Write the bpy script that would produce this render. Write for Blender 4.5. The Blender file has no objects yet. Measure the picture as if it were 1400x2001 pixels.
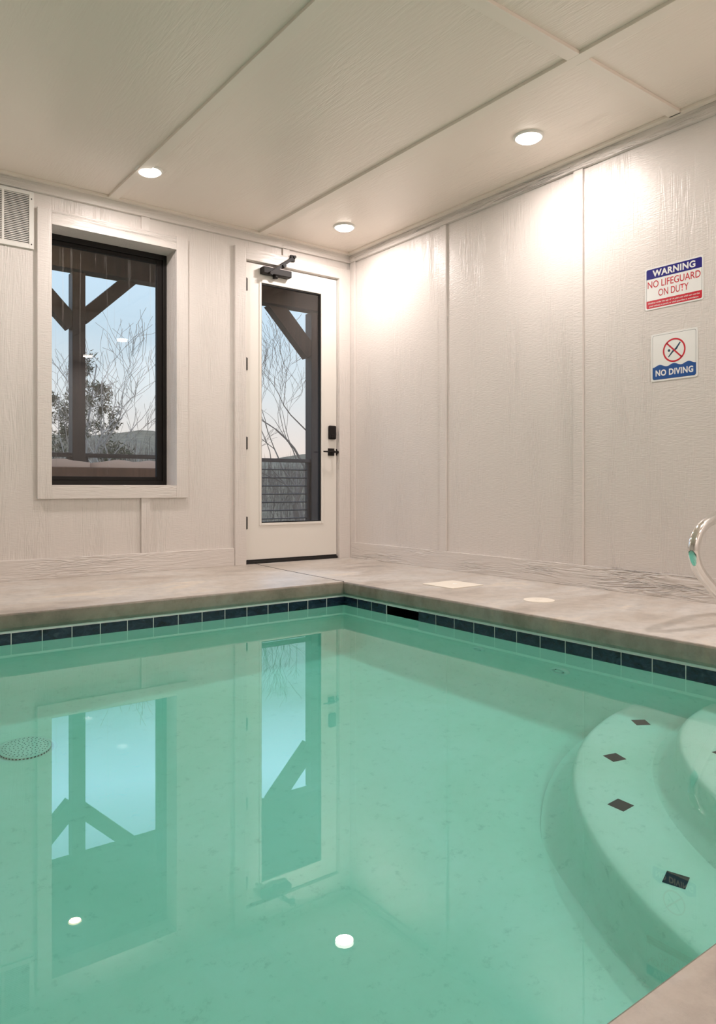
import bpy, bmesh, math, random
from mathutils import Vector, Matrix
PI = math.pi
C = bpy.context.scene.collection
sc = bpy.context.scene
R = random.Random(7)

# ------------------------------------------------------------------ camera
F_PX, CX_PX, CY_PX, YAW = 1430.14, 682.6, 952.4, 0.6401
cam_d = bpy.data.cameras.new('camera')
cam = bpy.data.objects.new('camera', cam_d); C.objects.link(cam)
cam.location = (-3.9246, -5.2526, 0.6236)
cam.rotation_euler = (PI/2, 0, -YAW)
cam_d.sensor_fit = 'HORIZONTAL'; cam_d.sensor_width = 36
cam_d.lens = F_PX/1400*36
cam_d.shift_x = (700-CX_PX)/1400
cam_d.shift_y = -(1000.5-CY_PX)/1400
cam_d.clip_start = 0.05; cam_d.clip_end = 500
sc.camera = cam

# ------------------------------------------------------------------ look
sc.view_settings.view_transform = 'Standard'
sc.view_settings.look = 'None'
sc.view_settings.gamma = 1
sc.view_settings.use_curve_mapping = False
sc.view_settings.exposure = 0.0
sc.cycles.use_denoising = True
sc.cycles.max_bounces = 14
sc.cycles.diffuse_bounces = 6
sc.cycles.glossy_bounces = 6
sc.cycles.transmission_bounces = 10
sc.cycles.transparent_max_bounces = 12
sc.cycles.sample_clamp_indirect = 6
sc.cycles.blur_glossy = 0.5

LAMP_W = 16.3
LAMP_COL = (1.0, 0.90, 0.86)
SKY_STRENGTH = 1.0

# dimensions of the room and the pool (metres)
H = 2.703                      # ceiling
PX0, PX1 = -5.27, -1.033       # pool faces
PY0, PY1 = -4.775, -1.3176
RX0, RY0 = -6.25, -6.75        # far room walls; the visible walls stand on x=0 and y=0
ZT, ZW = -0.090, -0.157       # top of the tile band, water level
BATTEN = 0.018

# ------------------------------------------------------------------ world
w = bpy.data.worlds.new('dusk_sky'); sc.world = w; w.use_nodes = True
nt = w.node_tree; nt.nodes.clear()
tc = nt.nodes.new('ShaderNodeTexCoord'); sep = nt.nodes.new('ShaderNodeSeparateXYZ')
rmp = nt.nodes.new('ShaderNodeValToRGB'); bg = nt.nodes.new('ShaderNodeBackground'); out = nt.nodes.new('ShaderNodeOutputWorld')
nt.links.new(tc.outputs['Generated'], sep.inputs[0]); nt.links.new(sep.outputs['Z'], rmp.inputs[0])
nt.links.new(rmp.outputs[0], bg.inputs[0]); nt.links.new(bg.outputs[0], out.inputs[0])
cr = rmp.color_ramp
stops = [(0.0, (1.02, .80, .68)), (0.05, (.98, .88, .82)), (0.13, (.84, .92, .97)), (0.20, (.68, .86, 1.0)), (0.27, (.72, .95, 1.15)), (0.36, (2.2, 3.3, 4.6)), (0.6, (.8, 1.0, 1.3))]
while len(cr.elements) < len(stops): cr.elements.new(0.5)
for e, (p, c) in zip(cr.elements, stops): e.position = p; e.color = (*c, 1)
bg.inputs[1].default_value = SKY_STRENGTH

# ------------------------------------------------------------------ helpers
def linkto(name, me, mat=None, parent=None):
    o = bpy.data.objects.new(name, me); C.objects.link(o)
    if mat: me.materials.append(mat)
    if parent:
        o.parent = parent
        o.matrix_parent_inverse = Matrix.Translation(-parent.location) if parent.type == 'EMPTY' and not any(parent.rotation_euler) else parent.matrix_world.inverted()
    return o
def obj(name, bm, mat=None, parent=None, smooth=False, bev=0, seg=2):
    me = bpy.data.meshes.new(name)
    bmesh.ops.recalc_face_normals(bm, faces=bm.faces)
    bm.to_mesh(me); bm.free()
    if smooth:
        for p in me.polygons: p.use_smooth = True
    o = linkto(name, me, mat, parent)
    if bev:
        m = o.modifiers.new('bevel', 'BEVEL'); m.width = bev; m.segments = seg; m.limit_method = 'ANGLE'; m.angle_limit = 0.6
    return o
def tag(o, label=None, cat=None, group=None, kind=None):
    if label: o['label'] = label
    if cat: o['category'] = cat
    if group: o['group'] = group
    if kind: o['kind'] = kind
    return o
def thing(name, loc, label, cat, group=None, kind=None):
    o = bpy.data.objects.new(name, None); C.objects.link(o); o.location = loc; o.empty_display_size = .05
    return tag(o, label, cat, group, kind)
def bx(bm, x0, x1, y0, y1, z0, z1, mi=0):
    vs = [bm.verts.new((x, y, z)) for x in (x0, x1) for y in (y0, y1) for z in (z0, z1)]
    for f in ((0,1,3,2),(4,6,7,5),(0,4,5,1),(2,3,7,6),(0,2,6,4),(1,5,7,3)):
        fc = bm.faces.new([vs[i] for i in f]); fc.material_index = mi
def box(*a):
    bm = bmesh.new(); bx(bm, *a); return bm
def tube(bm, pts, rad, n=12, cap=True, closed=False):
    pts = [Vector(p) for p in pts]; rings = []
    m = len(pts)
    up = None
    for i, p in enumerate(pts):
        if closed: t = pts[(i+1) % m]-pts[i-1]
        else: t = pts[min(i+1, m-1)]-pts[max(i-1, 0)]
        t.normalize()
        if up is None:
            up = Vector((0,0,1)) if abs(t.z) < .9 else Vector((1,0,0))
        a = t.cross(up)
        if a.length < 1e-5: a = t.cross(Vector((0,1,0)))
        a.normalize(); b = a.cross(t).normalized(); up = b
        r = rad[i] if isinstance(rad, (list, tuple)) else rad
        rings.append([bm.verts.new(p+a*math.cos(2*PI*k/n)*r+b*math.sin(2*PI*k/n)*r) for k in range(n)])
    L = m if closed else m-1
    for i in range(L):
        A, B = rings[i], rings[(i+1) % m]
        for k in range(n): bm.faces.new((A[k], A[(k+1) % n], B[(k+1) % n], B[k]))
    if cap and not closed:
        if n > 2: bm.faces.new(rings[0][::-1]); bm.faces.new(rings[-1])
def lathe(bm, prof, c=(0,0,0), n=48, mi=0, flip=False):
    rings = []
    for r, z in prof:
        if r < 1e-6: rings.append([bm.verts.new((c[0], c[1], c[2]+z))])
        else: rings.append([bm.verts.new((c[0]+r*math.cos(2*PI*k/n), c[1]+r*math.sin(2*PI*k/n), c[2]+z)) for k in range(n)])
    for A, B in zip(rings, rings[1:]):
        if len(A) == 1 and len(B) == 1: continue
        for k in range(n):
            k2 = (k+1) % n
            if len(A) == 1: f = bm.faces.new((A[0], B[k2], B[k]))
            elif len(B) == 1: f = bm.faces.new((A[k], A[k2], B[0]))
            else: f = bm.faces.new((A[k], A[k2], B[k2], B[k]))
            f.material_index = mi
def spline(pts, sub=8):
    pts = [Vector(p) for p in pts]; out = []
    for i in range(len(pts)-1):
        p0 = pts[max(i-1,0)]; p1 = pts[i]; p2 = pts[i+1]; p3 = pts[min(i+2, len(pts)-1)]
        for k in range(sub):
            t = k/sub
            out.append(.5*((2*p1)+(-p0+p2)*t+(2*p0-5*p1+4*p2-p3)*t*t+(-p0+3*p1-3*p2+p3)*t**3))
    out.append(pts[-1]); return out

# ------------------------------------------------------------------ materials
def mat(name, col=(.8,.8,.8), rough=.5, metal=0, spec=.5, coat=0):
    m = bpy.data.materials.new(name); m.use_nodes = True
    b = m.node_tree.nodes['Principled BSDF']
    b.inputs['Base Color'].default_value = (*col, 1); b.inputs['Roughness'].default_value = rough
    b.inputs['Metallic'].default_value = metal; b.inputs['Specular IOR Level'].default_value = spec
    b.inputs['Coat Weight'].default_value = coat
    return m
def N(m, t, **kw):
    n = m.node_tree.nodes.new(t)
    for k, v in kw.items():
        if k in n.inputs: n.inputs[k].default_value = v
        else: setattr(n, k, v)
    return n
def LK(m, a, b): m.node_tree.links.new(a, b)
def coords(m, scale, rot=(0,0,0)):
    t = N(m, 'ShaderNodeTexCoord'); mp = N(m, 'ShaderNodeMapping')
    mp.inputs['Scale'].default_value = scale; mp.inputs['Rotation'].default_value = rot
    LK(m, t.outputs['Object'], mp.inputs[0]); return mp.outputs[0]
def ramp(m, src, stops):
    r = N(m, 'ShaderNodeValToRGB')
    while len(r.color_ramp.elements) < len(stops): r.color_ramp.elements.new(.5)
    for e, (p, c) in zip(r.color_ramp.elements, stops): e.position = p; e.color = (*c, 1) if len(c) == 3 else c
    LK(m, src, r.inputs[0]); return r.outputs[0]
def bump(m, h, strength, dist, prev=None):
    b = N(m, 'ShaderNodeBump'); b.inputs['Strength'].default_value = strength; b.inputs['Distance'].default_value = dist
    LK(m, h, b.inputs['Height'])
    if prev: LK(m, prev, b.inputs['Normal'])
    return b.outputs[0]
def P(m): return m.node_tree.nodes['Principled BSDF']

def painted_wood(name, col, axis, rough=.34, s=1.0, strong=1.0):
    """painted cedar-embossed board; axis = direction of the grain"""
    m = mat(name, col, rough)
    k = {'x': (1.6, 22, 22), 'y': (22, 1.6, 22), 'z': (22, 22, 1.3)}[axis]
    k2 = {'x': (12, 75, 90), 'y': (75, 12, 90), 'z': (24, 24, 150)}[axis]
    n1 = N(m, 'ShaderNodeTexNoise', Scale=s, Detail=3, Distortion=1.2); LK(m, coords(m, k), n1.inputs[0])
    wv = N(m, 'ShaderNodeMath', operation='MULTIPLY'); LK(m, n1.outputs[0], wv.inputs[0]); wv.inputs[1].default_value = 34
    sn = N(m, 'ShaderNodeMath', operation='SINE'); LK(m, wv.outputs[0], sn.inputs[0])
    n2 = N(m, 'ShaderNodeTexNoise', Scale=s*1.0, Detail=4); LK(m, coords(m, k2), n2.inputs[0])
    # the emboss is deep in some places and shallow in others
    n3 = N(m, 'ShaderNodeTexNoise', Scale=2.3, Detail=2); LK(m, coords(m, {'x': (.5,2.5,2.5), 'y': (2.5,.5,2.5), 'z': (2.2,2.2,.6)}[axis]), n3.inputs[0])
    amp = ramp(m, n3.outputs[0], [(.44, (.04,)*3), (.66, (1,)*3)])
    mu = N(m, 'ShaderNodeMath', operation='MULTIPLY'); LK(m, sn.outputs[0], mu.inputs[0]); LK(m, amp, mu.inputs[1])
    b1 = bump(m, mu.outputs[0], .75*strong, .0026)
    b2 = bump(m, n2.outputs[0], .6, .003, b1)
    LK(m, b2, P(m).inputs['Normal'])
    return m
WALLC = (.72, .672, .635)
M = {}
M['wall_z'] = painted_wood('painted_cedar_panel', WALLC, 'z', strong=.6)
M['wall_x'] = painted_wood('painted_cedar_board_x', WALLC, 'x')
M['wall_y'] = painted_wood('painted_cedar_board_y', WALLC, 'y', strong=2.2)
M['ceil'] = painted_wood('painted_ceiling_panel', (.86, .77, .69), 'y', rough=.30, strong=.35)
M['ceil_trim'] = mat('ceiling_batten_paint', (.86, .78, .70), .38)
M['wall_plain'] = mat('smooth_white_paint', WALLC, .42)
M['door_paint'] = mat('door_paint', (.80, .765, .71), .38)
M['black'] = mat('dark_bronze_metal', (.010, .008, .007), .55, spec=.25)
M['blackgap'] = mat('dark_rubber', (.01, .008, .007), .7)
M['vent'] = mat('vent_white', (.82, .80, .76), .4)
M['ventdark'] = mat('vent_dark', (.05, .05, .05), .8)
M['steel'] = mat('polished_stainless', (.80, .79, .77), .09, metal=1)
M['plastic'] = mat('white_pool_plastic', (.93, .93, .90), .4)
M['lid'] = mat('cream_pool_lid', (.86, .80, .70), .45)
M['dark'] = mat('dark_void', (.01, .012, .012), .6)
M['blacktile'] = mat('black_ceramic_tile', (.012, .016, .016), .25)
M['signwhite'] = mat('sign_white', (.85, .85, .83), .22)
M['navy'] = mat('sign_navy', (.015, .012, .19), .25)
M['signblue'] = mat('sign_blue', (.015, .085, .31), .25)
M['signred'] = mat('sign_red', (.56, .012, .03), .25)
M['signdark'] = mat('sign_dark_blue_ink', (.01, .05, .10), .3)
M['signline'] = mat('sign_black_line', (.02, .02, .03), .3)

def concrete(name='stained_concrete', k=1.0, t_=1.0):
    m = mat(name, (.5,.45,.4), .42)
    n1 = N(m, 'ShaderNodeTexNoise', Scale=1.3, Detail=7, Roughness=.62, Distortion=.6); LK(m, coords(m, (1,2.1,1)), n1.inputs[0])
    n2 = N(m, 'ShaderNodeTexNoise', Scale=14, Detail=6, Roughness=.7); LK(m, coords(m, (1,1,1)), n2.inputs[0])
    c1 = ramp(m, n1.outputs[0], [(.30, (.34,.30,.265)), (.45, (.52,.465,.41)), (.58, (.58,.55,.515)), (.72, (.72,.63,.52))])
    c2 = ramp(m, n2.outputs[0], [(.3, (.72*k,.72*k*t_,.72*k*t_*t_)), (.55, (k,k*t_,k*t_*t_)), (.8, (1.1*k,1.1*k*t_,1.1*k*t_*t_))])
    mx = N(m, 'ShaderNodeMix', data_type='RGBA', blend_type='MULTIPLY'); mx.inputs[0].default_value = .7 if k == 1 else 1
    LK(m, c1, mx.inputs[6]); LK(m, c2, mx.inputs[7]); LK(m, mx.outputs[2], P(m).inputs['Base Color'])
    rr = ramp(m, n1.outputs[0], [(.3, (.30,)*3), (.7, (.5,)*3)]); LK(m, rr, P(m).inputs['Roughness'])
    LK(m, bump(m, n2.outputs[0], .25, .003), P(m).inputs['Normal'])
    return m
M['concrete'] = concrete(); M['nosing'] = concrete('darker_concrete_nosing', .60, .92)  # nosing: darker, browner tint of the deck concrete
def plaster():
    m = mat('pool_plaster', (.8,.8,.7), .6)
    n1 = N(m, 'ShaderNodeTexNoise', Scale=1.6, Detail=6, Roughness=.6, Distortion=.5); LK(m, coords(m, (1,1,1)), n1.inputs[0])
    n2 = N(m, 'ShaderNodeTexNoise', Scale=22, Detail=5, Roughness=.75); LK(m, coords(m, (1,1,1)), n2.inputs[0])
    c1 = ramp(m, n1.outputs[0], [(.3, (.84,.89,.80)), (.5, (.91,.93,.86)), (.7, (.96,.96,.92))])
    c2 = ramp(m, n2.outputs[0], [(.25, (.66,.70,.68)), (.42, (.97,.98,.97)), (.7, (1,1,1))])
    mx = N(m, 'ShaderNodeMix', data_type='RGBA', blend_type='MULTIPLY'); mx.inputs[0].default_value = .65
    LK(m, c1, mx.inputs[6]); LK(m, c2, mx.inputs[7]); LK(m, mx.outputs[2], P(m).inputs['Base Color'])
    return m
M['plaster'] = plaster()
def slate_tile():
    m = mat('blue_black_tile', (.03,.04,.06), .22)
    n1 = N(m, 'ShaderNodeTexNoise', Scale=18, Detail=6, Roughness=.7, Distortion=1.0); LK(m, coords(m, (1,1,1.6)), n1.inputs[0])
    n0 = N(m, 'ShaderNodeTexNoise', Scale=3.2, Detail=1); LK(m, coords(m, (1,1,0)), n0.inputs[0])
    c = ramp(m, n1.outputs[0], [(.35, (.006,.011,.018)), (.55, (.016,.030,.060)), (.72, (.045,.070,.095)), (.85, (.12,.15,.16))])
    LK(m, c, P(m).inputs['Base Color']); LK(m, bump(m, n1.outputs[0], .3, .002), P(m).inputs['Normal'])
    return m
M['tile'] = slate_tile()
M['grout'] = mat('white_grout', (.92,.93,.90), .6)
def timber(name, c0, c1, rough=.6):
    m = mat(name, c0, rough)
    n = N(m, 'ShaderNodeTexNoise', Scale=3, Detail=5, Distortion=.5); LK(m, coords(m, (12,12,1)), n.inputs[0])
    LK(m, ramp(m, n.outputs[0], [(.3, c0), (.7, c1)]), P(m).inputs['Base Color']); return m
M['timber'] = timber('dark_stained_timber', (.018,.012,.010), (.042,.026,.020))
M['rail'] = mat('porch_rail_bronze', (.035,.024,.022), .5)
M['sofa'] = timber('sofa_brown_wood', (.10,.045,.022), (.16,.075,.04))
M['cushion'] = mat('cushion_beige', (.60,.48,.42), .9)
M['soffit'] = timber('porch_ceiling_wood', (.09,.04,.02), (.15,.07,.035))
M['porchdeck'] = mat('porch_deck_grey', (.16,.15,.145), .7)
M['bark'] = timber('pale_grey_bark', (.20,.18,.16), (.36,.33,.30), .9)
M['bark_dark'] = timber('grey_brown_bark', (.12,.09,.07), (.20,.155,.125), .9)
M['needles'] = timber('pine_needles', (.05,.055,.028), (.11,.10,.055), .9)
M['leaf'] = timber('dry_leaves', (.16,.10,.06), (.22,.16,.10), .9)
def hill_mat():
    m = mat('winter_hillside', (.2,.2,.17), .95)
    n = N(m, 'ShaderNodeTexNoise', Scale=.9, Detail=9, Roughness=.7); LK(m, coords(m, (1,1,1)), n.inputs[0])
    LK(m, ramp(m, n.outputs[0], [(.3, (.09,.07,.04)), (.5, (.17,.13,.08)), (.7, (.26,.20,.13))]), P(m).inputs['Base Color']); return m
M['hill'] = hill_mat()

def glass_pane_mat(name, tint=(1,1,1), streak=False):
    m = bpy.data.materials.new(name); m.use_nodes = True; t = m.node_tree; t.nodes.clear()
    o = t.nodes.new('ShaderNodeOutputMaterial'); mx = t.nodes.new('ShaderNodeMixShader')
    ge = t.nodes.new('ShaderNodeNewGeometry'); dt = t.nodes.new('ShaderNodeVectorMath'); dt.operation = 'DOT_PRODUCT'
    t.links.new(ge.outputs['Normal'], dt.inputs[0]); t.links.new(ge.outputs['Incoming'], dt.inputs[1]); prev = dt.outputs['Value']
    for op, val in (('ABSOLUTE', None), ('SUBTRACT', 1.0), ('POWER', 5.0), ('MULTIPLY', .96), ('ADD', .04)):
        fr = t.nodes.new('ShaderNodeMath'); fr.operation = op
        if op == 'SUBTRACT': fr.inputs[0].default_value = val; t.links.new(prev, fr.inputs[1])
        else:
            t.links.new(prev, fr.inputs[0])
            if val is not None: fr.inputs[1].default_value = val
        prev = fr.outputs[0]
    tr = t.nodes.new('ShaderNodeBsdfTransparent'); tr.inputs[0].default_value = (*tint, 1)
    gl = t.nodes.new('ShaderNodeBsdfGlossy'); gl.inputs['Roughness'].default_value = 0.0
    t.links.new(fr.outputs[0], mx.inputs[0]); t.links.new(tr.outputs[0], mx.inputs[1]); t.links.new(gl.outputs[0], mx.inputs[2])
    last = mx
    if streak:   # dried water streaks on the outside of the pane
        tcn = t.nodes.new('ShaderNodeTexCoord'); mp = t.nodes.new('ShaderNodeMapping'); mp.inputs['Scale'].default_value = (38, 1, .55)
        nz = t.nodes.new('ShaderNodeTexNoise'); nz.inputs['Scale'].default_value = 1.0; nz.inputs['Detail'].default_value = 3; nz.inputs['Distortion'].default_value = .25
        rp = t.nodes.new('ShaderNodeValToRGB'); rp.color_ramp.elements[0].position = .62; rp.color_ramp.elements[0].color = (0,0,0,1)
        rp.color_ramp.elements[1].position = .80; rp.color_ramp.elements[1].color = (.16,.16,.16,1)
        df = t.nodes.new('ShaderNodeBsdfDiffuse'); df.inputs[0].default_value = (.75,.70,.66,1)
        m2 = t.nodes.new('ShaderNodeMixShader')
        t.links.new(tcn.outputs['Object'], mp.inputs[0]); t.links.new(mp.outputs[0], nz.inputs[0]); t.links.new(nz.outputs[0], rp.inputs[0])
        t.links.new(rp.outputs[0], m2.inputs[0]); t.links.new(mx.outputs[0], m2.inputs[1]); t.links.new(df.outputs[0], m2.inputs[2]); last = m2
    t.links.new(last.outputs[0], o.inputs[0]); return m
M['pane'] = glass_pane_mat('window_glass', (.93,.94,.94), True)
M['doorpane'] = glass_pane_mat('door_glass', (.95,.955,.955))
def water_mat():
    m = bpy.data.materials.new('pool_water'); m.use_nodes = True; t = m.node_tree; t.nodes.clear()
    o = t.nodes.new('ShaderNodeOutputMaterial')
    g = t.nodes.new('ShaderNodeBsdfGlass'); g.inputs['Roughness'].default_value = 0; g.inputs['IOR'].default_value = 1.33
    v = t.nodes.new('ShaderNodeVolumeAbsorption'); v.inputs['Density'].default_value = 1.0
    v.inputs['Color'].default_value = (.67, .972, .952, 1)
    t.links.new(g.outputs[0], o.inputs[0]); t.links.new(v.outputs[0], o.inputs['Volume']); return m
M['water'] = water_mat()
def emis(name, col, s):
    m = bpy.data.materials.new(name); m.use_nodes = True; t = m.node_tree; t.nodes.clear()
    o = t.nodes.new('ShaderNodeOutputMaterial'); e = t.nodes.new('ShaderNodeEmission'); e.inputs[0].default_value = (*col, 1); e.inputs[1].default_value = s
    t.links.new(e.outputs[0], o.inputs[0]); return m
M['lens'] = emis('lamp_lens', (1.0, .90, .80), 14)
M['porchlens'] = emis('porch_lamp_lens', (1.0, .72, .42), 10)

# ------------------------------------------------------------------ structure: walls, floor, ceiling
S = lambda o: tag(o, kind='structure')
WT = .20
# window and door openings in wall y=0
WX0, WX1, WZ0, WZ1 = -2.567, -1.661, .640, 2.425
DX0, DX1, DZ1 = -1.062, -.142, 2.462
bm = bmesh.new()
bx(bm, RX0-.2, WX0, 0, WT, -.3, H+.1); bx(bm, WX0, WX1, 0, WT, -.3, WZ0); bx(bm, WX0, WX1, 0, WT, WZ1, H+.1)
bx(bm, WX1, DX0, 0, WT, -.3, H+.1); bx(bm, DX0, DX1, 0, WT, DZ1, H+.1); bx(bm, DX1, .2, 0, WT, -.3, H+.1); bx(bm, DX0, DX1, 0, WT, -.3, -.002)
S(obj('wall_back', bm, M['wall_z']))
S(obj('wall_right', box(0, .2, RY0-.2, 0, -.3, H+.1), M['wall_z']))
S(obj('wall_left', box(RX0-.2, RX0, RY0, 0, -.3, H+.1), M['wall_z']))
S(obj('wall_front', box(RX0, 0, RY0-.2, RY0, -.3, H+.1), M['wall_z']))
S(obj('ceiling', box(RX0, 0, RY0, 0, H, H+.1), M['ceil']))

# concrete deck with a bullnose edge swept round the pool
def rect_ring(off, z):   # off>0 = towards the pool
    return [(PX0+off, PY0+off, z), (PX1-off, PY0+off, z), (PX1-off, PY1-off, z), (PX0+off, PY1-off, z)]
prof = [(-.30, -.36), (-.30, ZT), (.004, ZT), (.018, ZT+.004), (.027, ZT+.018), (.031, ZT+.04), (.032, -.03), (.031, -.010), (.028, -.003), (.024, 0)]
bm = bmesh.new(); rings = [[bm.verts.new(p) for p in rect_ring(o_, z)] for o_, z in prof]
rings.append([bm.verts.new(p) for p in ((RX0, RY0, 0), (0, RY0, 0), (0, 0, 0), (RX0, 0, 0))])
rings.append([bm.verts.new(p) for p in ((RX0, RY0, -.36), (0, RY0, -.36), (0, 0, -.36), (RX0, 0, -.36))])
for A, B in zip(rings, rings[1:]+rings[:1]):
    for k in range(4): bm.faces.new((A[k], A[(k+1) % 4], B[(k+1) % 4], B[k]))
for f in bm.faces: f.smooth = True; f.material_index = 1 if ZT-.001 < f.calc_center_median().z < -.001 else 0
fl = S(obj('floor', bm, M['concrete']))
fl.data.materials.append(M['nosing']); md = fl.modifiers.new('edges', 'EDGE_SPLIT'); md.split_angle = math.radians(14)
# control joints sawn in the slab
for pts in (((-1.062, -1.348), (-1.02, -.5), (-.98, -.02)),):
    bm = bmesh.new(); tube(bm, [(x, y, 0) for x, y in pts], .0022, 6); obj('control_joint', bm, M['dark'], fl)

# ------------------------------------------------------------------ pool basin
def floor_z(x, y): return -1.02 - .085*(y+3.6)
bm = bmesh.new()
def pool_ring(off, zf, rad=.10, n=6):
    pts = []
    for cx, cy, a0 in ((PX1, PY1, 0), (PX0, PY1, 90), (PX0, PY0, 180), (PX1, PY0, 270)):
        sx = -1 if cx == PX1 else 1; sy = -1 if cy == PY1 else 1
        r = max(.02, rad-off*.3); ox, oy = cx+sx*(off+r), cy+sy*(off+r)
        for k in range(n+1):
            a = math.radians(a0+90*k/n); x = ox+r*math.cos(a); y = oy+r*math.sin(a)
            pts.append((x, y, zf if not callable(zf) else zf(x, y)))
    return pts
rings = []
for off, dz in ((0, None), (0, .16), (.012, .10), (.04, .05), (.09, .015), (.16, 0)):
    if dz is None: rings.append(pool_ring(off, -.172, .012))
    else: rings.append(pool_ring(off, (lambda d: lambda x, y: floor_z(x, y)+d)(dz), .05))
V = [[bm.verts.new(p) for p in r] for r in rings]
n = len(V[0])
for A, B in zip(V, V[1:]):
    for k in range(n): bm.faces.new((A[k], A[(k+1) % n], B[(k+1) % n], B[k]))
bm.faces.new(V[-1])
for f in bm.faces: f.smooth = True
basin = S(obj('pool_basin', bm, M['plaster'])); tag(basin, 'pale plaster pool basin under teal water', 'swimming pool')
# the three-inch tile band at the waterline with its grout
bm = bmesh.new(); TZ0 = -.172; PT = .1475; G = .0022; T = .006; zt = ZT-.0135
SKIM = (PY1-5*PT, PY1-3*PT)
def band(seq_axis, fixed, start, sgn, count, face):
    for i in range(count):
        a, b = start+sgn*(PT*i+G), start+sgn*(PT*(i+1)-G); lo, hi = min(a, b), max(a, b)
        if seq_axis == 'y' and fixed == PX1 and i in (3, 4): continue
        if seq_axis == 'x':
            y0, y1 = (fixed-T, fixed) if face < 0 else (fixed, fixed+T); bx(bm, lo, hi, y0, y1, TZ0, zt, 0)
        else:
            x0, x1 = (fixed-T, fixed) if face < 0 else (fixed, fixed+T); bx(bm, x0, x1, lo, hi, TZ0, zt, 0)
band('x', PY1, PX1, -1, 28, -1); band('y', PX1, PY1, -1, 23, -1); band('x', PY0, PX1, -1, 28, 1); band('y', PX0, PY1, -1, 23, 1)
g = .0035
def gro(x0, x1, y0, y1): bx(bm, x0, x1, y0, y1, TZ0-.001, ZT-.0005, 1)
gro(PX0, PX1, PY1-g, PY1+.03); gro(PX0, PX1, PY0-.03, PY0+g); gro(PX0-.03, PX0+g, PY0, PY1)
gro(PX1-g, PX1+.03, SKIM[1], PY1); gro(PX1-g, PX1+.03, PY0, SKIM[0])
bx(bm, PX1-g, PX1+.03, SKIM[0], SKIM[1], ZT-.016, ZT-.0005, 1)
tb = obj('waterline_tiles', bm, M['tile'], basin, bev=.0012, seg=1); tb.data.materials.append(M['grout'])
# skimmer throat
bm = bmesh.new(); x0, x1 = PX1+.002, PX1+.26
y0, y1 = SKIM[0]+.004, SKIM[1]-.004; z0, z1 = TZ0-.002, ZT-.016
bx(bm, x1, x1+.01, y0, y1, z0, z1); bx(bm, x0, x1, y0-.012, y0, z0, z1); bx(bm, x0, x1, y1, y1+.012, z0, z1); bx(bm, x0, x1, y0, y1, z0-.01, z0); bx(bm, x0, x1, y0, y1, z1, z1+.004)
tag(obj('skimmer_throat', bm, M['dark'], basin), 'black skimmer slot in the tile band')
# round corner steps
def arc_step(r, z, zb, name):
    bm = bmesh.new(); n = 56; rr = .035; cx, cy = PX1+.02, PY0-.02
    prof = [(.0, z), (r-rr-.02, z), (r-rr, z-.001), (r-rr*.5, z-.004), (r-rr*.22, z-.011), (r-.001, z-.03), (r+.004, z-.06), (r+.004, zb+.09), (r+.018, zb+.045), (r+.05, zb+.012), (r+.10, zb-.01)]
    rings = []
    for q, zz in prof:
        if q == 0: rings.append([bm.verts.new((cx, cy, zz))]); continue
        rings.append([bm.verts.new((cx+q*math.cos(PI/2+PI/2*k/n), cy+q*math.sin(PI/2+PI/2*k/n), zz)) for k in range(n+1)])
    for A, B in zip(rings, rings[1:]):
        for k in range(n):
            f = bm.faces.new((A[0], B[k], B[k+1])) if len(A) == 1 else bm.faces.new((A[k], B[k], B[k+1], A[k+1]))
            f.smooth = True
    o = obj(name, bm, M['plaster'], basin); return o
Z1, Z2, Z3 = -.70, -.425, -.24
s1 = arc_step(1.36, Z1, -1.0, 'step'); s2 = arc_step(1.02, Z2, Z1, 'step'); s3 = arc_step(.68, Z3, Z2, 'step')
def markers(par, z, r, angs):
    for a in angs:
        t = math.radians(a); x = PX1+.02+r*math.cos(t); y = PY0-.02+r*math.sin(t)
        bm = bmesh.new(); h = .028
        vs = [bm.verts.new((x+h*1.414*math.cos(t+k*PI/2), y+h*1.414*math.sin(t+k*PI/2), z+dz)) for dz in (-.004, .0025) for k in range(4)]
        bm.faces.new(vs[4:]); bm.faces.new(vs[:4][::-1])
        for k in range(4): bm.faces.new((vs[k], vs[(k+1) % 4], vs[4+(k+1) % 4], vs[4+k]))
        obj('step_marker', bm, M['blacktile'], par)
markers(s1, Z1, 1.225, (99.5, 118, 134.6, 152.6, 171)); markers(s2, Z2, .88, (100, 124.5, 150, 172)); markers(s3, Z3, .55, (115, 155))

# water body
bm = bmesh.new(); e_ = .05
VR = [[bm.verts.new(p) for p in ((PX0-a, PY0-a, z), (PX1+a, PY0-a, z), (PX1+a, PY1+a, z), (PX0-a, PY1+a, z))] for a, z in ((.004, ZW), (e_, ZW), (e_, -1.6))]
bm.faces.new(VR[0]); bm.faces.new(VR[2][::-1])
for A, B in zip(VR, VR[1:]):
    for k in range(4): bm.faces.new((A[k], B[k], B[(k+1) % 4], A[(k+1) % 4]))
water = tag(obj('pool_water', bm, M['water'], None, True), 'clear teal pool water mirroring the window and the glazed door', 'water', kind='stuff')

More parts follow.
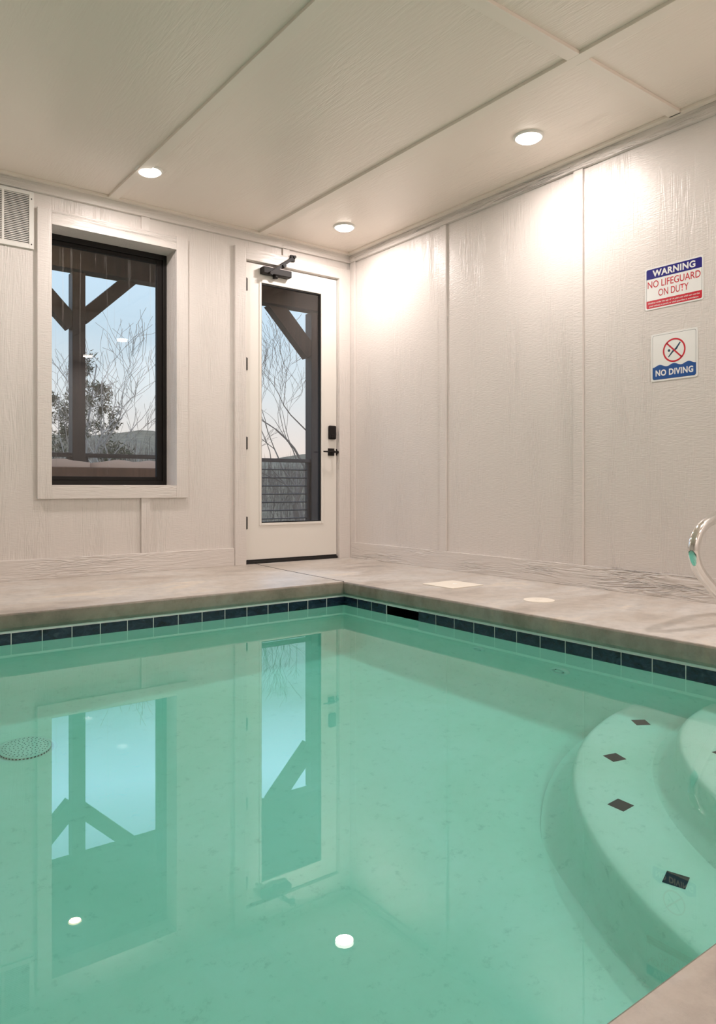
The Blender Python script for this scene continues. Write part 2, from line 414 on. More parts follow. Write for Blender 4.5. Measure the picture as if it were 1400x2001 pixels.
# ------------------------------------------------------------------ trims
tn = [0]
def trim(bm, m=None, bev=.0015):
    tn[0] += 1; return S(obj('trim_%d' % tn[0], bm, m or M['wall_z'], bev=bev))
BT = .020; FT = .028
FR = 2.622   # underside of the frieze
S(obj('baseboard_back', box(RX0, -1.168, -BT, 0, 0, .139), M['wall_x'], bev=.002))
S(obj('baseboard_right', box(-BT, 0, RY0, -.046, 0, .137), M['wall_y'], bev=.002))
trim(box(RX0, 0, -FT, 0, FR, H), M['wall_x'], .0008); trim(box(-FT, 0, RY0, -FT, FR, H), M['wall_y'], .0008)
for xc in (-1.8995, -3.1195, -4.3395, -5.56):
    if xc == -1.8995:
        trim(box(xc-.033, xc+.033, -.016, 0, .139, .545)); trim(box(xc-.033, xc+.033, -.016, 0, 2.524, FR))
    else: trim(box(xc-.033, xc+.033, -.016, 0, .139, FR))
trim(box(-.713, -.647, -.016, 0, 2.56, FR))
for yc in (-1.200, -2.418, -3.637, -4.856, -6.07): trim(box(-.016, 0, yc-.034, yc+.034, .137, FR))
trim(box(-.018, 0, -.09, -.02, 0, FR)); 
# casing round the door
trim(box(-1.166, -1.066, -.026, 0, 0, 2.56)); trim(box(-1.066, -.138, -.026, 0, DZ1+.004, 2.56), M['wall_x']); trim(box(-.138, -.020, -.026, 0, 0, 2.56))
# casing round the window
trim(box(-2.660, WX0, -.026, 0, .545, 2.524)); trim(box(WX1, -1.569, -.026, 0, .545, 2.524))
trim(box(WX0, WX1, -.026, 0, .545, WZ0), M['wall_x']); trim(box(WX0, WX1, -.026, 0, WZ1, 2.524), M['wall_x'])
# battens on the ceiling
CT = M['ceil_trim']
for xc in (-.93, -2.155, -3.375, -4.595, -5.815): trim(box(xc-.035, xc+.035, RY0, -.0585, H-BATTEN, H), CT)
xs = [0-BT, -.93, -2.155, -3.375, -4.595, -5.815, RX0]
for yc in (-3.08, -6.13):
    for a, b in zip(xs, xs[1:]): trim(box(b+.035, a-(.035 if a < -.5 else .03), yc-.035, yc+.035, H-BATTEN, H), CT)
trim(box(-.062, -BT, RY0, -BT, H-BATTEN, H), CT)
trim(box(RX0, -.062, -.058, -BT, H-BATTEN, H), CT)

# ------------------------------------------------------------------ window
win = thing('window_1', ((WX0+WX1)/2, .15, WZ0), 'dark framed window in white casing on the back wall', 'window', kind='structure')
bm = bmesh.new(); y0, y1 = .150, .205
def frame_bars(bm, x0, x1, z0, z1, y0, y1, l, r, b, t):
    bx(bm, x0, x0+l, y0, y1, z0, z1); bx(bm, x1-r, x1, y0, y1, z0, z1); bx(bm, x0+l, x1-r, y0, y1, z0, z0+b); bx(bm, x0+l, x1-r, y0, y1, z1-t, z1)
frame_bars(bm, WX0, WX1, WZ0, WZ1, .165, .215, .030, .030, .034, .040)
obj('window_frame', bm, M['black'], win, bev=.002)
bm = bmesh.new(); frame_bars(bm, WX0+.030, WX1-.030, WZ0+.034, WZ1-.040, .178, .212, .012, .045, .030, .030)
obj('sash', bm, M['black'], win, bev=.003)
obj('pane', box(WX0+.040, WX1-.073, .192, .198, WZ0+.06, WZ1-.068), M['pane'], win)
# ------------------------------------------------------------------ door
dr = thing('door_1', ((DX0+DX1)/2, .02, 0), 'white full-light exterior door in the corner', 'door', kind='structure')
LX0, LX1, LZ0, LZ1 = -1.053, -.150, .030, 2.452
GX0, GX1, GZ0, GZ1 = -.912, -.312, .328, 2.308
LY0, LY1 = .004, .048
bm = bmesh.new()
bx(bm, LX0, GX0, LY0, LY1, LZ0, LZ1); bx(bm, GX1, LX1, LY0, LY1, LZ0, LZ1); bx(bm, GX0, GX1, LY0, LY1, LZ0, GZ0); bx(bm, GX0, GX1, LY0, LY1, GZ1, LZ1)
leaf = obj('door_leaf', bm, M['door_paint'], dr)
bm = bmesh.new(); frame_bars(bm, GX0-.020, GX1+.020, GZ0-.020, GZ1+.020, LY0-.007, LY0+.02, .022, .022, .022, .022)
obj('glazing_bead', bm, M['door_paint'], dr, bev=.004)
bm = bmesh.new(); frame_bars(bm, GX0+.002, GX1-.002, GZ0+.002, GZ1-.002, LY0+.004, LY0+.03, .006, .010, .010, .010)
obj('glass_gasket', bm, M['black'], dr)
obj('pane', box(GX0+.004, GX1-.004, .022, .028, GZ0+.004, GZ1-.004), M['doorpane'], dr)
bm = bmesh.new(); bx(bm, DX0, DX1, .03, WT, DZ1-.012, DZ1); bx(bm, DX0, LX0-.003, .03, WT, 0, DZ1-.012); bx(bm, LX1+.003, DX1, .03, WT, 0, DZ1-.012)
obj('jamb', bm, M['door_paint'], dr)
obj('threshold', box(DX0+.004, DX1-.004, -.012, .12, -.001, .022), M['blackgap'], dr, bev=.003)
obj('door_sweep', box(LX0+.004, LX1-.004, .002, .016, .016, .034), M['blackgap'], dr)
for z in (.335, .982, 1.624, 2.27):
    bm = bmesh.new(); tube(bm, [(LX0-.006, -.006, z-.052), (LX0-.006, -.006, z+.052)], .0075, 10); bx(bm, LX0-.008, LX0+.012, -.002, .005, z-.05, z+.05)
    obj('hinge', bm, M['black'], dr)
bm = bmesh.new(); bx(bm, -.243, -.168, -.026, LY0, 1.045, 1.166); kp = obj('keypad_lock', bm, M['black'], dr, bev=.012, seg=4)
bm = bmesh.new(); bx(bm, -.226, -.186, -.032, -.025, 1.056, 1.085); obj('thumb_turn', bm, M['black'], kp, bev=.003)
bm = bmesh.new(); bx(bm, -.243, -.178, -.006, LY0, .902, .966)
hd = obj('door_handle', bm, M['black'], dr, bev=.002)
bm = bmesh.new(); tube(bm, [(-.210, -.006, .934), (-.210, -.052, .934)], .011, 14); tube(bm, [(-.205, -.052, .934), (-.245, -.053, .934), (-.325, -.050, .934)], [.009, .008, .006], 10); obj('lever', bm, M['black'], hd, True)
bm = bmesh.new(); bx(bm, -.156, -.146, -.002, .006, .905, .962); tube(bm, [(-.149, .004, .934), (-.149, -.016, .934)], .012, 10); obj('latch_plate', bm, M['black'], dr)
# door closer
cl_b = bmesh.new(); bx(cl_b, -.925, -.655, -.062, LY0, 2.372, 2.428)
cl = obj('door_closer', cl_b, M['black'], dr, bev=.006, seg=3)
bm = bmesh.new()
tube(bm, [(-.80, -.034, 2.372), (-.80, -.034, 2.350)], .022, 18)
obj('spindle', bm, M['black'], cl, True)
bm = bmesh.new()
def bar(bm, p, q, wd, th):
    p, q = Vector(p), Vector(q); d = (q-p).normalized(); s = d.cross(Vector((0,0,1))).normalized()*wd/2; u = s.cross(d).normalized()*th/2
    vs = [bm.verts.new(e+a*s+b*u) for e in (p, q) for a, b in ((-1,-1),(1,-1),(1,1),(-1,1))]
    bm.faces.new(vs[:4][::-1]); bm.faces.new(vs[4:])
    for k in range(4): bm.faces.new((vs[k], vs[(k+1) % 4], vs[4+(k+1) % 4], vs[4+k]))
bar(bm, (-.865, -.078, 2.374), (-.640, -.074, 2.545), .012, .024)
bar(bm, (-.770, -.066, 2.462), (-.665, -.052, 2.532), .008, .012)
tube(bm, [(-.745, -.095, 2.452), (-.745, -.050, 2.452)], .014, 14); tube(bm, [(-.765, -.08, 2.446), (-.722, -.08, 2.458)], .007, 8)
tube(bm, [(-.640, -.09, 2.546), (-.640, -.026, 2.546)], .012, 14); tube(bm, [(-.865, -.092, 2.374), (-.865, -.05, 2.374)], .016, 14)
bx(bm, -.655, -.615, -.045, -.0255, 2.520, 2.572)
obj('closer_arm', bm, M['black'], cl)

# ------------------------------------------------------------------ ceiling lights
LIGHTS = [(-.47, -.55), (-2.11, -.62), (-.48, -2.41), (-.36, -4.45), (-.36, -6.0), (-3.75, -.60), (-2.2, -6.1)]  # last two are out of view, added by guess to light the room
LBL = {3: 'ceiling downlight above the handrail beside the right wall', 4: 'ceiling downlight in the corner behind the pool steps', 5: 'unseen ceiling downlight added by guess to light the back deck left of the window', 6: 'unseen ceiling downlight added by guess to light the near deck',
       0: 'lit round ceiling downlight nearest the corner above the door', 1: 'lit round ceiling downlight in front of the window', 2: 'lit round ceiling downlight beside the long right wall'}
def make_light(i, x, y):
    t = thing('ceiling_light', (x, y, H), LBL.get(i, 'lit round recessed ceiling downlight above or behind the pool'), 'ceiling light', 'round ceiling downlights')
    bm = bmesh.new(); lathe(bm, [(.074, 0), (.074, -.010), (.078, -.0125), (.084, -.010), (.089, -.005), (.090, 0)], (x, y, H), 40)
    obj('trim_ring', bm, M['vent'], t, True)
    bm = bmesh.new(); lathe(bm, [(.0745, -.006), (.072, -.014), (.060, -.023), (.04, -.028), (.02, -.030), (0, -.0305)], (x, y, H), 32)
    obj('lamp_lens', bm, M['lens'], t, True)
    ld = bpy.data.lights.new('lamp', 'AREA'); ld.shape = 'DISK'; ld.size = .14; ld.energy = LAMP_W*(1.7 if i in (3, 6) else 1.0); ld.color = LAMP_COL  # two out-of-view lamps boosted to brighten the steps and near coping
    ld.cycles.is_caustics_light = True
    lo = bpy.data.objects.new('lamp', ld); C.objects.link(lo); lo.location = (0, 0, -.033); lo.parent = t
for i, (x, y) in enumerate(LIGHTS): make_light(i, x, y)

# ------------------------------------------------------------------ wall vent
VX1, VZ0, VZ1 = -2.680, 2.232, 2.618; VX0 = VX1-.62
vt = thing('air_vent', ((VX0+VX1)/2, 0, VZ0), 'white louvred air return grille high on the wall left of the window', 'vent')
bm = bmesh.new(); frame_bars(bm, VX0, VX1, VZ0, VZ1, -.014, 0, .03, .03, .028, .024)
for k in range(1, 4):
    xm = VX1-.03-k*.1625; bx(bm, xm-.007, xm+.007, -.012, 0, VZ0+.02, VZ1-.02)
obj('frame', bm, M['vent'], vt, bev=.0015)
obj('backing', box(VX0+.02, VX1-.02, -.003, -.0005, VZ0+.02, VZ1-.02), M['ventdark'], vt)
bm = bmesh.new(); nz = 28; zz0, zz1 = VZ0+.028, VZ1-.024
for k in range(nz):
    z = zz0+(k+.5)*(zz1-zz0)/nz; hh = (zz1-zz0)/nz*.33
    vs = [bm.verts.new(p) for p in ((VX0+.03, -.011, z-hh), (VX1-.03, -.011, z-hh), (VX1-.03, -.004, z+hh), (VX0+.03, -.004, z+hh), (VX0+.03, -.009, z-hh-.001), (VX1-.03, -.009, z-hh-.001), (VX1-.03, -.002, z+hh), (VX0+.03, -.002, z+hh))]
    for f in ((0,1,2,3),(7,6,5,4),(0,4,5,1),(3,2,6,7),(0,3,7,4),(1,5,6,2)): bm.faces.new([vs[i] for i in f])
obj('louvres', bm, M['vent'], vt)
for sx in (VX1-.016, VX0+.016):
    for z in (VZ0+.03, VZ1-.05):
        bm = bmesh.new(); lathe(bm, [(.005, 0), (.004, .0015), (0, .002)], (0,0,0), 10)
        o = obj('screw', bm, M['rail'], vt); o.matrix_world = Matrix.Translation((sx, -.014, z)) @ Matrix.Rotation(PI/2, 4, 'X')
        o.matrix_parent_inverse = Matrix.Identity(4); o.parent = vt; o.location = (sx-vt.location.x, -.014-vt.location.y, z-vt.location.z); o.rotation_euler = (PI/2, 0, 0)

# ------------------------------------------------------------------ signs on the right wall
# a sign's own frame: u to the reader's right (-y in the room), v up, w out of the wall (-x)
def sgn(u, v, w_, org): return (-.001-w_, org[0]-u, org[1]+v)
def flat(name, polys, w0, w1, org, m, parent):
    bm = bmesh.new()
    for poly in polys:
        a = [bm.verts.new(sgn(u, v, w0, org)) for u, v in poly]; b = [bm.verts.new(sgn(u, v, w1, org)) for u, v in poly]
        n = len(poly); bm.faces.new(b); bm.faces.new(a[::-1])
        for k in range(n): bm.faces.new((a[k], a[(k+1) % n], b[(k+1) % n], b[k]))
    return obj(name, bm, m, parent)
def rrect(u0, v0, u1, v1, r, corners=(1,1,1,1), n=6):
    pts = []
    for (cu, cv, a0, on) in ((u1-r, v1-r, 0, corners[2]), (u0+r, v1-r, 90, corners[3]), (u0+r, v0+r, 180, corners[0]), (u1-r, v0+r, 270, corners[1])):
        if not on: pts.append((cu+r*(1 if a0 in (0,270) else -1), cv+r*(1 if a0 in (0,90) else -1))); continue
        for k in range(n+1):
            a = math.radians(a0+90*k/n); pts.append((cu+r*math.cos(a), cv+r*math.sin(a)))
    return pts
def text(body, u0, v0, width, height, org, m, parent, bold=0, name='lettering', w_=.0016, shear=0):
    cd = bpy.data.curves.new('t', 'FONT'); cd.body = body; cd.size = 1; cd.offset = bold; cd.resolution_u = 4; cd.shear = shear; cd.align_x = 'LEFT'
    if bold > .02: cd.space_character = 1.08
    to = bpy.data.objects.new('t', cd); C.objects.link(to); bpy.context.view_layer.update()
    me = bpy.data.meshes.new_from_object(to.evaluated_get(bpy.context.evaluated_depsgraph_get()))
    bpy.data.objects.remove(to); bpy.data.curves.remove(cd)
    xs = [v.co.x for v in me.vertices]; ys = [v.co.y for v in me.vertices]
    x0, x1, y0, y1 = min(xs), max(xs), min(ys), max(ys)
    for v in me.vertices:
        v.co = sgn(u0+(v.co.x-x0)/(x1-x0)*width, v0+(v.co.y-y0)/(y1-y0)*height, w_, org)
    me.materials.clear()
    return linkto(name, me, m, parent)
O1 = (-2.869, 1.648); W1, H1 = .344, .241
s = thing('warning_sign', (0, O1[0]-W1/2, O1[1]), 'upper sign on the right wall, blue, white and red, reading WARNING NO LIFEGUARD ON DUTY', 'sign')
flat('panel', [rrect(0, 0, W1, H1, .012)], 0, .0012, O1, M['signwhite'], s)
flat('header_field', [rrect(.008, .176, W1-.008, H1-.008, .009, (0,0,1,1))], .0011, .0014, O1, M['navy'], s)
flat('footer_field', [rrect(.008, .008, W1-.008, .052, .009, (1,1,0,0))], .0011, .0014, O1, M['signred'], s)
bmf = bmesh.new()
for (a, b, c_, d) in ((.008,.052,.0095,.176),(W1-.0095,.052,W1-.008,.176)):
    pass
for a in (.008, W1-.0095): flat('border_line', [[(a,.052),(a+.0015,.052),(a+.0015,.176),(a,.176)]], .0011, .0014, O1, M['signline'], s)
bmf.free()
text('WARNING', .046, .186, .253, .038, O1, M['signwhite'], s, .035)
text('NO LIFEGUARD', .016, .124, .312, .040, O1, M['signred'], s, .004)
text('ON DUTY', .082, .070, .178, .040, O1, M['signred'], s, .004)
text('Children under the age of 14 years old shall not use the', .018, .031, .305, .0115, O1, M['signwhite'], s, .01)
text('pool without a parent or adult guardian in attendance', .026, .0135, .290, .0115, O1, M['signwhite'], s, .01)
O2 = (-2.906, 1.231); W2, H2 = .275, .272
s = thing('no_diving_sign', (0, O2[0]-W2/2, O2[1]), 'lower square sign on the right wall reading NO DIVING under a crossed-out diver', 'sign')
flat('panel', [rrect(0, 0, W2, H2, .012)], 0, .0012, O2, M['signwhite'], s)
flat('border_line', [rrect(.009, .009, W2-.009, H2-.009, .012)], .0011, .0013, O2, M['signline'], s)
flat('inner_field', [rrect(.0105, .0105, W2-.0105, H2-.0105, .011)], .0012, .00145, O2, M['signwhite'], s)
top = [(W2-.0105-(W2-.021)*k/60, .086+.0065*math.cos(2*PI*3.0*(1-k/60))*-1) for k in range(61)]
flat('wave_field', [[(.0105,.02),(.013,.013),(.02,.0105),(W2-.02,.0105),(W2-.013,.013),(W2-.0105,.02)]+top], .0014, .0016, O2, M['signblue'], s)
text('NO DIVING', .028, .028, .222, .036, O2, M['signwhite'], s, .035, w_=.0018)
cu, cv, r0, r1 = W2/2+.002, .165, .058, .067
ring = [[(cu+r0*math.cos(2*PI*k/48), cv+r0*math.sin(2*PI*k/48)), (cu+r1*math.cos(2*PI*k/48), cv+r1*math.sin(2*PI*k/48)), (cu+r1*math.cos(2*PI*(k+1)/48), cv+r1*math.sin(2*PI*(k+1)/48)), (cu+r0*math.cos(2*PI*(k+1)/48), cv+r0*math.sin(2*PI*(k+1)/48))] for k in range(48)]
def stripe(p, q, a, b):
    dx, dy = q[0]-p[0], q[1]-p[1]; L = math.hypot(dx, dy); nx, ny = -dy/L, dx/L
    return [(p[0]+nx*a, p[1]+ny*a), (p[0]-nx*a, p[1]-ny*a), (q[0]-nx*b, q[1]-ny*b), (q[0]+nx*b, q[1]+ny*b)]
flat('diver', [stripe((cu-.034,cv-.036),(cu-.006,cv-.004),.0028,.005), stripe((cu-.008,cv-.006),(cu+.014,cv+.008),.005,.0055), stripe((cu+.012,cv+.007),(cu+.036,cv+.040),.0055,.0035), [(cu-.030+.0075*math.cos(2*PI*k/20), cv+.001+.0075*math.sin(2*PI*k/20)) for k in range(20)]], .0014, .00165, O2, M['signdark'], s)
flat('prohibition_ring', ring+[stripe((cu-.044,cv+.044),(cu+.044,cv-.044),.0042,.0042)], .0014, .0019, O2, M['signred'], s)

# ------------------------------------------------------------------ things on the deck and in the pool
bm = bmesh.new()
ang = math.atan2(-1.715+1.782, -.454+.711)
cx, cy = -.595, -1.893; h = .137
vs = []
for z in (0, .005):
    vs += [bm.verts.new((cx+h*a, cy+h*b, z)) for a, b in ((-1,-1),(1,-1),(1,1),(-1,1))]
bm.faces.new(vs[:4][::-1]); tf = bm.faces.new(vs[4:])
for k in range(4): bm.faces.new((vs[k], vs[(k+1)%4], vs[4+(k+1)%4], vs[4+k]))
sk = thing('skimmer_lid', (cx, cy, 0), 'square cream skimmer lid set in the deck by the right wall', 'pool fitting')
obj('lid', bm, M['lid'], sk, bev=.002)
bm = bmesh.new(); lathe(bm, [(.014, 0), (.014, .0065), (.006, .0065), (.006, .0052), (0, .0052)], (cx+.02, cy+.0, 0), 20); obj('finger_hole', bm, M['plastic'], sk)
rl = thing('round_deck_lid', (-.668, -2.636, 0), 'round cream lid set in the deck by the right wall', 'pool fitting')
bm = bmesh.new(); lathe(bm, [(.084, 0), (.084, .003), (.079, .004), (.077, .003), (.075, .004), (0, .0045)], (-.668, -2.636, 0), 48); obj('lid', bm, M['lid'], rl, True)
bm = bmesh.new(); bx(bm, -.690, -.646, -2.641, -2.631, .004, .0055); obj('slot', bm, M['lid'], rl)

# main drain cover on the pool floor
dx, dy = -3.17, -1.93; dz = floor_z(dx, dy)
dc = thing('drain_cover', (dx, dy, dz), 'round perforated white main drain cover on the pool floor', 'drain cover')
bm = bmesh.new(); lathe(bm, [(.128, -.002), (.128, .004), (.112, .008), (.110, .003), (.0, .003)], (dx, dy, dz), 56); obj('base_ring', bm, M['plastic'], dc, True)
bm = bmesh.new(); lathe(bm, [(.100, .003), (.102, .022), (.098, .028), (.06, .034), (0, .036)], (dx, dy, dz), 56); obj('dome', bm, M['plastic'], dc, True)
bm = bmesh.new()
for j, (rr, cnt) in enumerate(((.014, 5), (.030, 10), (.046, 16), (.062, 22), (.078, 28), (.090, 32))):
    for k in range(cnt):
        a = 2*PI*k/cnt+j*.2; zc = .0362-.0082*(rr/.098)**2; lathe(bm, [(0, zc+.0012), (.0030, zc+.0012)], (dx+rr*math.cos(a), dy+rr*math.sin(a), dz), 8)
for k in range(44):
    a = 2*PI*k/44; x, y = dx+.1025*math.cos(a), dy+.1025*math.sin(a); t = Vector((-math.sin(a), math.cos(a), 0))*.0038
    vs = [bm.verts.new((x+t.x*s_, y+t.y*s_, dz+z)) for s_, z in ((-1,.006),(1,.006),(1,.020),(-1,.020))]; bm.faces.new(vs)
obj('holes', bm, M['dark'], dc)
# return jets on the right pool wall
def jet(y, z, r, label):
    t = thing('return_jet', (PX1, y, z), label, 'pool jet', 'return jets in the pool wall')
    bm = bmesh.new(); lathe(bm, [(r, 0), (r, .016), (r*.90, .024), (r*.72, .025), (r*.62, .018), (r*.58, .006), (r*.42, .006), (r*.40, .020), (r*.30, .024), (0, .024)], (0,0,0), 32)
    o = obj('eyeball_fitting', bm, M['plastic'], None, True); o.parent = t; o.rotation_euler = (0, -PI/2, 0); o.location = (-.0, 0, 0)
    bm = bmesh.new(); lathe(bm, [(r*.60, .0068), (r*.41, .0068)], (0,0,0), 24)
    o = obj('dark_annulus', bm, M['dark'], None); o.parent = t; o.rotation_euler = (0, -PI/2, 0)
jet(-2.54, -.50, .038, 'small round white return jet, the one farther along the right pool wall towards the corner')
jet(-3.06, -.515, .052, 'round white return jet under the water, the one nearer the steps')

# handrail
def railpt(pts): return [(x, -3.63, z) for x, z in pts]
hr = thing('handrail', (-.55, -3.63, 0), 'polished stainless steel loop handrail standing on the deck at the right edge', 'handrail')
path = railpt([(-.30, 0), (-.30, .30), (-.305, .42), (-.36, .52), (-.47, .56), (-.58, .53), (-.696, .491), (-.793, .465), (-.858, .421), (-.887, .363), (-.870, .301), (-.828, .254), (-.772, .214), (-.70, .165), (-.60, .11), (-.525, .07), (-.50, .03), (-.50, 0)])
bm = bmesh.new(); tube(bm, spline(path, 10), .0243, 28); obj('rail_tube', bm, M['steel'], hr, True)
for x in (-.30, -.50):
    bm = bmesh.new(); lathe(bm, [(.060, 0), (.058, .006), (.040, .018), (.027, .022), (.026, .03)], (x, -3.63, 0), 36); obj('escutcheon', bm, M['steel'], hr, True)

# ------------------------------------------------------------------ the porch beyond the glass
S(obj('porch_floor', box(-7, 5, WT, 2.62, -.25, -.05), M['porchdeck']))
S(obj('porch_ceiling', box(-7, 5, WT, 2.75, 3.12, 3.2), M['soffit']))
PYF, PYB = 2.30, 2.44
tag(obj('porch_beam', box(-7, 5, PYF-.02, PYB+.02, 2.815, 3.12), M['timber'], bev=.004), 'dark stained timber beam across the porch above its posts', 'beam')
def brace(bm, x0, z0, x1, z1, wd):
    p, q = Vector((x0, 0, z0)), Vector((x1, 0, z1)); d = (q-p).normalized(); nn = Vector((-d.z, 0, d.x))*wd/2
    vs = [bm.verts.new((c.x, y, c.z)) for y in (PYF+.01, PYB-.01) for c in (p+nn, p-nn, q-nn, q+nn)]
    bm.faces.new(vs[:4]); bm.faces.new(vs[4:][::-1])
    for k in range(4): bm.faces.new((vs[k], vs[(k+1)%4], vs[4+(k+1)%4], vs[4+k]))
    for co, no in (((0,0,2.792), (0,0,1)), ((x0+(.022 if x1 > x0 else -.022),0,0), (-1 if x1 > x0 else 1,0,0))):
        g_ = bmesh.ops.bisect_plane(bm, geom=bm.verts[:]+bm.edges[:]+bm.faces[:], plane_co=co, plane_no=no, clear_outer=True)
        bmesh.ops.holes_fill(bm, edges=[e for e in g_['geom_cut'] if isinstance(e, bmesh.types.BMEdge)])
def post(x0, label, wl=.155, dz=0):
    x1 = x0+.130
    t = thing('porch_post', ((x0+x1)/2, (PYF+PYB)/2, -.05), label, 'post', 'timber posts of the porch')
    obj('shaft', box(x0, x1, PYF, PYB, -.05, 2.794), M['timber'], t, bev=.006)
    bm = bmesh.new(); brace(bm, x1-.02, 2.345, x1+.56, 2.90, .135); obj('brace', bm, M['timber'], t)
    bm = bmesh.new(); brace(bm, x0+.02, 2.265+dz, x0-.58, 2.885+dz, wl); obj('brace', bm, M['timber'], t)
post(-1.765, 'dark timber porch post with two diagonal braces seen through the window')
post(1.118, 'dark timber porch post with two diagonal braces seen through the door', .19, .02)
post(-4.65, 'dark timber porch post farther left outside')
def railing(x0, x1, label):
    t = thing('porch_railing', ((x0+x1)/2, 2.37, -.05), label, 'railing', 'railings between the porch posts')
    obj('top_rail', box(x0, x1, 2.32, 2.41, .93, .972), M['rail'], t, bev=.004)
    for k in range(9):
        z = .838-.0985*k
        bm = bmesh.new(); tube(bm, [(x0, 2.36, z), (x1, 2.36, z)], .0075, 8); obj('rail_bar', bm, M['rail'], t)
    for x in (x0+.02, x1-.02): obj('baluster', box(x-.02, x+.02, 2.34, 2.38, -.05, .93), M['rail'], t)
railing(-1.635, 1.118, 'dark metal railing with thin horizontal bars seen through the door')
railing(-4.52, -1.765, 'dark metal railing behind the outdoor sofa, left of the window post')
# porch sofa
sf = thing('outdoor_sofa', (-1.9, 1.6, -.05), 'brown outdoor sofa with its back to the window', 'sofa')
obj('back_panel', box(-3.0, -1.05, 1.40, 1.46, .20, .805), M['sofa'], sf, bev=.01)
obj('seat', box(-2.95, -1.10, 1.46, 2.15, .20, .36), M['sofa'], sf, bev=.02)
for x in (-3.0, -1.13): obj('armrest', box(x, x+.08, 1.40, 2.18, .20, .60), M['sofa'], sf, bev=.01)
for x in (-2.97, -1.14):
    for y in (1.42, 2.08): obj('leg', box(x, x+.06, y, y+.06, -.05, .20), M['sofa'], sf)
def cushion(x0, x1, label):
    bm = bmesh.new(); bx(bm, x0, x1, 1.455, 1.60, .362, .873)
    bmesh.ops.subdivide_edges(bm, edges=bm.edges, cuts=8, use_grid_fill=True)
    for v in bm.verts:
        u = (v.co.x-x0)/(x1-x0)*2-1; q = (v.co.z-.34)/.533*2-1
        k = (1-abs(u)**5)*(1-abs(q)**5); yc = 1.535; v.co.y = yc+(v.co.y-yc)*(.35+.85*k)
        v.co.z += .010*math.sin(u*7+x0*5)-.03*abs(u)**6*(1 if q > 0 else 0)
    tag(obj('cushion', bm, M['cushion'], None, True), label, 'cushion', 'back cushions of the outdoor sofa')
cushion(-2.50, -1.835, 'beige back cushion on the outdoor sofa, the left one of the two')
cushion(-1.825, -1.12, 'beige back cushion on the outdoor sofa, the right one of the two')
# porch lamp
def porch_lamp(x, y, label):
    t = thing('porch_light', (x, y, 3.12), label, 'ceiling light', 'downlights in the porch ceiling')
    bm = bmesh.new(); lathe(bm, [(.06, 0), (.06, -.01), (.085, -.006), (.086, 0)], (x, y, 3.12), 28); obj('trim_ring', bm, M['rail'], t, True)
    bm = bmesh.new(); lathe(bm, [(.06, -.009), (0, -.010)], (x, y, 3.12), 24); obj('lamp_lens', bm, M['porchlens'], t)
    ld = bpy.data.lights.new('lamp', 'AREA'); ld.shape = 'DISK'; ld.size = .1; ld.energy = 4; ld.color = (1, .66, .38)
    lo = bpy.data.objects.new('lamp', ld); C.objects.link(lo); lo.location = (0, 0, -.02); lo.parent = t
porch_lamp(-1.9, 1.75, 'warm downlight in the porch ceiling outside the window'); porch_lamp(1.0, 1.4, 'warm downlight in the porch ceiling outside the door')

# ------------------------------------------------------------------ hillside and trees
def ground(x, y):
    d = math.hypot(x+1, y)
    base = -1.6-2.2*min(1, max(0, (d-3)/14)) + (max(0, d-26)/30)**1.3*(4.6-1.7*min(1, max(0, (x/max(y, 1)-.36)/.2)))
    return base+.35*math.sin(x*.31+1)*math.cos(y*.27)+.15*math.sin(x*1.1)*math.sin(y*.9)
bm = bmesh.new(); nx, ny = 90, 70
gv = [[bm.verts.new((-50+150*i/nx, 3.2+77*j/ny, ground(-50+150*i/nx, 3.2+77*j/ny))) for i in range(nx+1)] for j in range(ny+1)]
for j in range(ny):
    for i in range(nx): bm.faces.new((gv[j][i], gv[j][i+1], gv[j+1][i+1], gv[j+1][i]))
S(obj('hillside', bm, M['hill'], None, True))
def branch(bm, p, d, L, r, depth, rnd, spread, leaves=None, up=.15, kids=(2, 3)):
    pts = [Vector(p)]; rs = [r]; q = Vector(p); dd = Vector(d).normalized(); seg = 4 if depth > 1 else 3
    for k in range(seg):
        dd = (dd+Vector((rnd.uniform(-1,1), rnd.uniform(-1,1), rnd.uniform(-.6,.9)))*.24+Vector((0,0,up*.3))).normalized()
        q = q+dd*L/seg; pts.append(q.copy()); rs.append(max(.0055, r*(1-.42*(k+1)/seg)))
    tube(bm, pts, rs, 6 if depth > 2 else (4 if depth > 0 else 3), cap=False)
    if depth == 0:
        if leaves is not None: leaves.append((q.copy(), dd.copy()))
        return
    if leaves is not None and depth == 1: leaves.append((pts[2].copy(), dd.copy()))
    for c in range(rnd.randint(*kids)):
        i = rnd.randint(max(1, seg-2), seg) if c else seg
        s_ = Vector((rnd.uniform(-1,1), rnd.uniform(-1,1), rnd.uniform(-.35,.7))); nd = (dd+s_*spread).normalized()
        branch(bm, pts[i], nd, L*rnd.uniform(.62,.85), rs[i]*rnd.uniform(.62,.8), depth-1, rnd, spread, leaves, up, kids)
def bare_tree(x, y, h, seed, label, mt, name='bare_tree', lean=(0,0,1), depth=6, spread=.80, group=None, limbs=()):
    rnd = random.Random(seed); z = ground(x, y)-.2
    t = thing(name, (x, y, z), label, 'tree', group)
    bm = bmesh.new(); p = Vector((x, y, z)); L = h*.35
    branch(bm, p, lean, L, h*.017, depth, rnd, spread, None, .12, (2, 3))
    for (f, d_, L2, r2, dp) in limbs: branch(bm, p+Vector(lean)*f*h, d_, L2, r2, dp, rnd, spread, None, .15, (2,3))
    obj('branches', bm, mt, t); return t
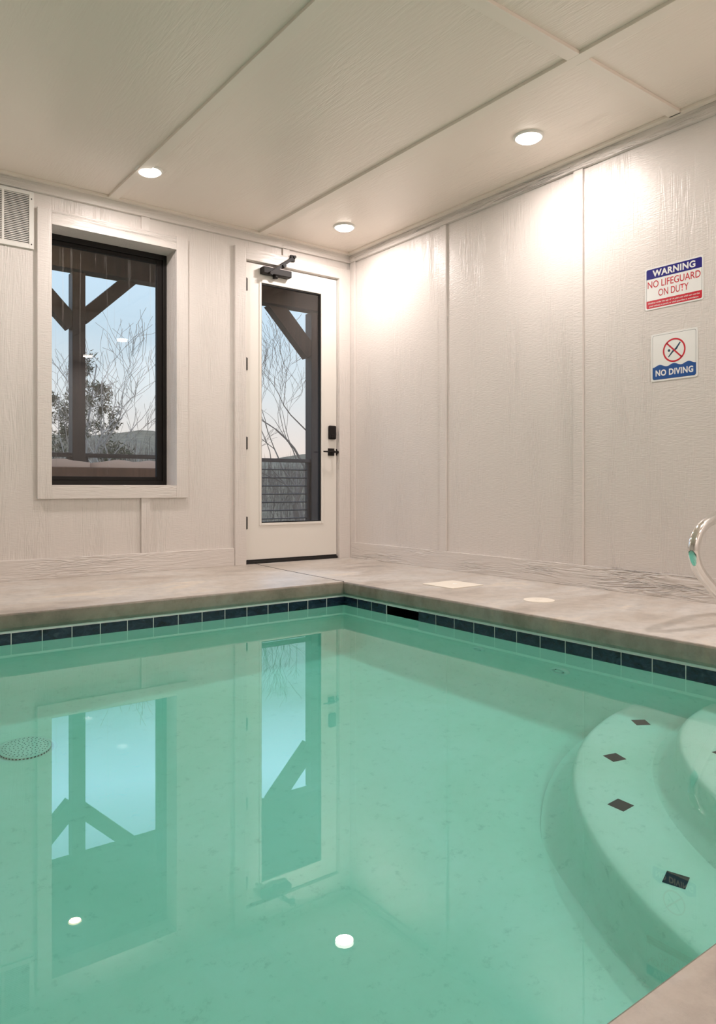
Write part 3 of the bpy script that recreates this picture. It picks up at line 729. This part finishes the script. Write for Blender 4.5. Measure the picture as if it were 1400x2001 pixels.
def pine(x, y, h, seed, label, spreadw=.26, name='pine_tree'):
    rnd = random.Random(seed); z = ground(x, y)-.2
    t = thing(name, (x, y, z), label, 'tree')
    bm = bmesh.new(); tr = [(x+.2*math.sin(k*.9), y, z+h*k/8) for k in range(9)]
    tube(bm, tr, [h*.013*(1-.85*k/8) for k in range(9)], 8, cap=False)
    tips = []
    for k in range(34):
        f = .22+.76*k/34; a = rnd.uniform(0, 2*PI); L = h*spreadw*(1.05-f)**.55*rnd.uniform(.5,1.1)
        branch(bm, (x+.2*math.sin(f*8*.9), y, z+h*f), (math.cos(a), math.sin(a), rnd.uniform(.05,.5)), L*.55, .045*(1.1-f), 3, rnd, .7, tips, .1)
    obj('trunk', bm, M['bark'], t)
    bm = bmesh.new()
    for p, d in tips:
        for k in range(7):
            v = Vector((rnd.gauss(0,1), rnd.gauss(0,1), rnd.gauss(.3,1))).normalized(); a = p+Vector((rnd.gauss(0,.06), rnd.gauss(0,.06), rnd.gauss(0,.06)))
            s_ = v.cross(Vector((rnd.uniform(-1,1), rnd.uniform(-1,1), .3))).normalized()*.022; L = rnd.uniform(.10,.20)
            bm.faces.new([bm.verts.new(a-s_), bm.verts.new(a+s_), bm.verts.new(a+v*L)])
    obj('foliage', bm, M['needles'], t)
    return t
# seen through the window
pine(3.15, 17.5, 8.4, 3, 'dark green pine with open branches seen through the window right of the post')
pine(1.9, 19, 7.6, 9, 'dark green pine seen through the window left of the post')
bare_tree(3.75, 16.0, 9.6, 21, 'pale forked leafless tree seen through the window right of the pine', M['bark'], depth=6)
bare_tree(6.6, 21, 8.0, 5, 'slender leafless tree at the right edge of the window view', M['bark_dark'], depth=6)
# seen through the door
bare_tree(13.0, 20, 12.5, 12, 'spreading leafless tree seen through the door beside the porch post', M['bark_dark'], depth=7, lean=(-.08,0,1))
# brush on the hillside: nobody could count it
rnd = random.Random(4); bm = bmesh.new()
for k in range(8000):
    y = rnd.uniform(14, 66); x = rnd.uniform(-.33, 1.15)*(y+5)-4; z = ground(x, y); hh = rnd.uniform(.5, 1.9)*(.6+y/60)
    top = Vector((x+rnd.gauss(0,.25), y+rnd.gauss(0,.25), z+hh)); p = Vector((x, y, z-.1)); r_ = .010+y*.00035
    s_ = Vector((r_, 0, 0)); m_ = (p+top)/2+Vector((rnd.gauss(0,.1),0,0))
    v0, v1, v2, v3 = bm.verts.new(p-s_), bm.verts.new(p+s_), bm.verts.new(m_+s_*.7), bm.verts.new(m_-s_*.7)
    bm.faces.new((v0, v1, v2, v3)); bm.faces.new((v3, v2, bm.verts.new(top)))
    for q in range(3):
        e = m_+Vector((rnd.gauss(0,.22), rnd.gauss(0,.2), rnd.uniform(.15,.6)*hh)); b_ = p.lerp(top, rnd.uniform(.3,.8))
        bm.faces.new((bm.verts.new(b_-s_*.5), bm.verts.new(b_+s_*.5), bm.verts.new(e)))
tag(obj('brush', bm, M['bark_dark']), 'tangle of grey leafless brush covering the hillside beyond the porch', 'brush', kind='stuff')

# caustic light through the water surface
water.cycles.is_caustics_caster = True
for o in [basin, s1, s2, s3, tb] + [o for o in C.objects if o.name.startswith(('step_marker', 'base_ring', 'dome', 'eyeball'))]:
    o.cycles.is_caustics_receiver = True
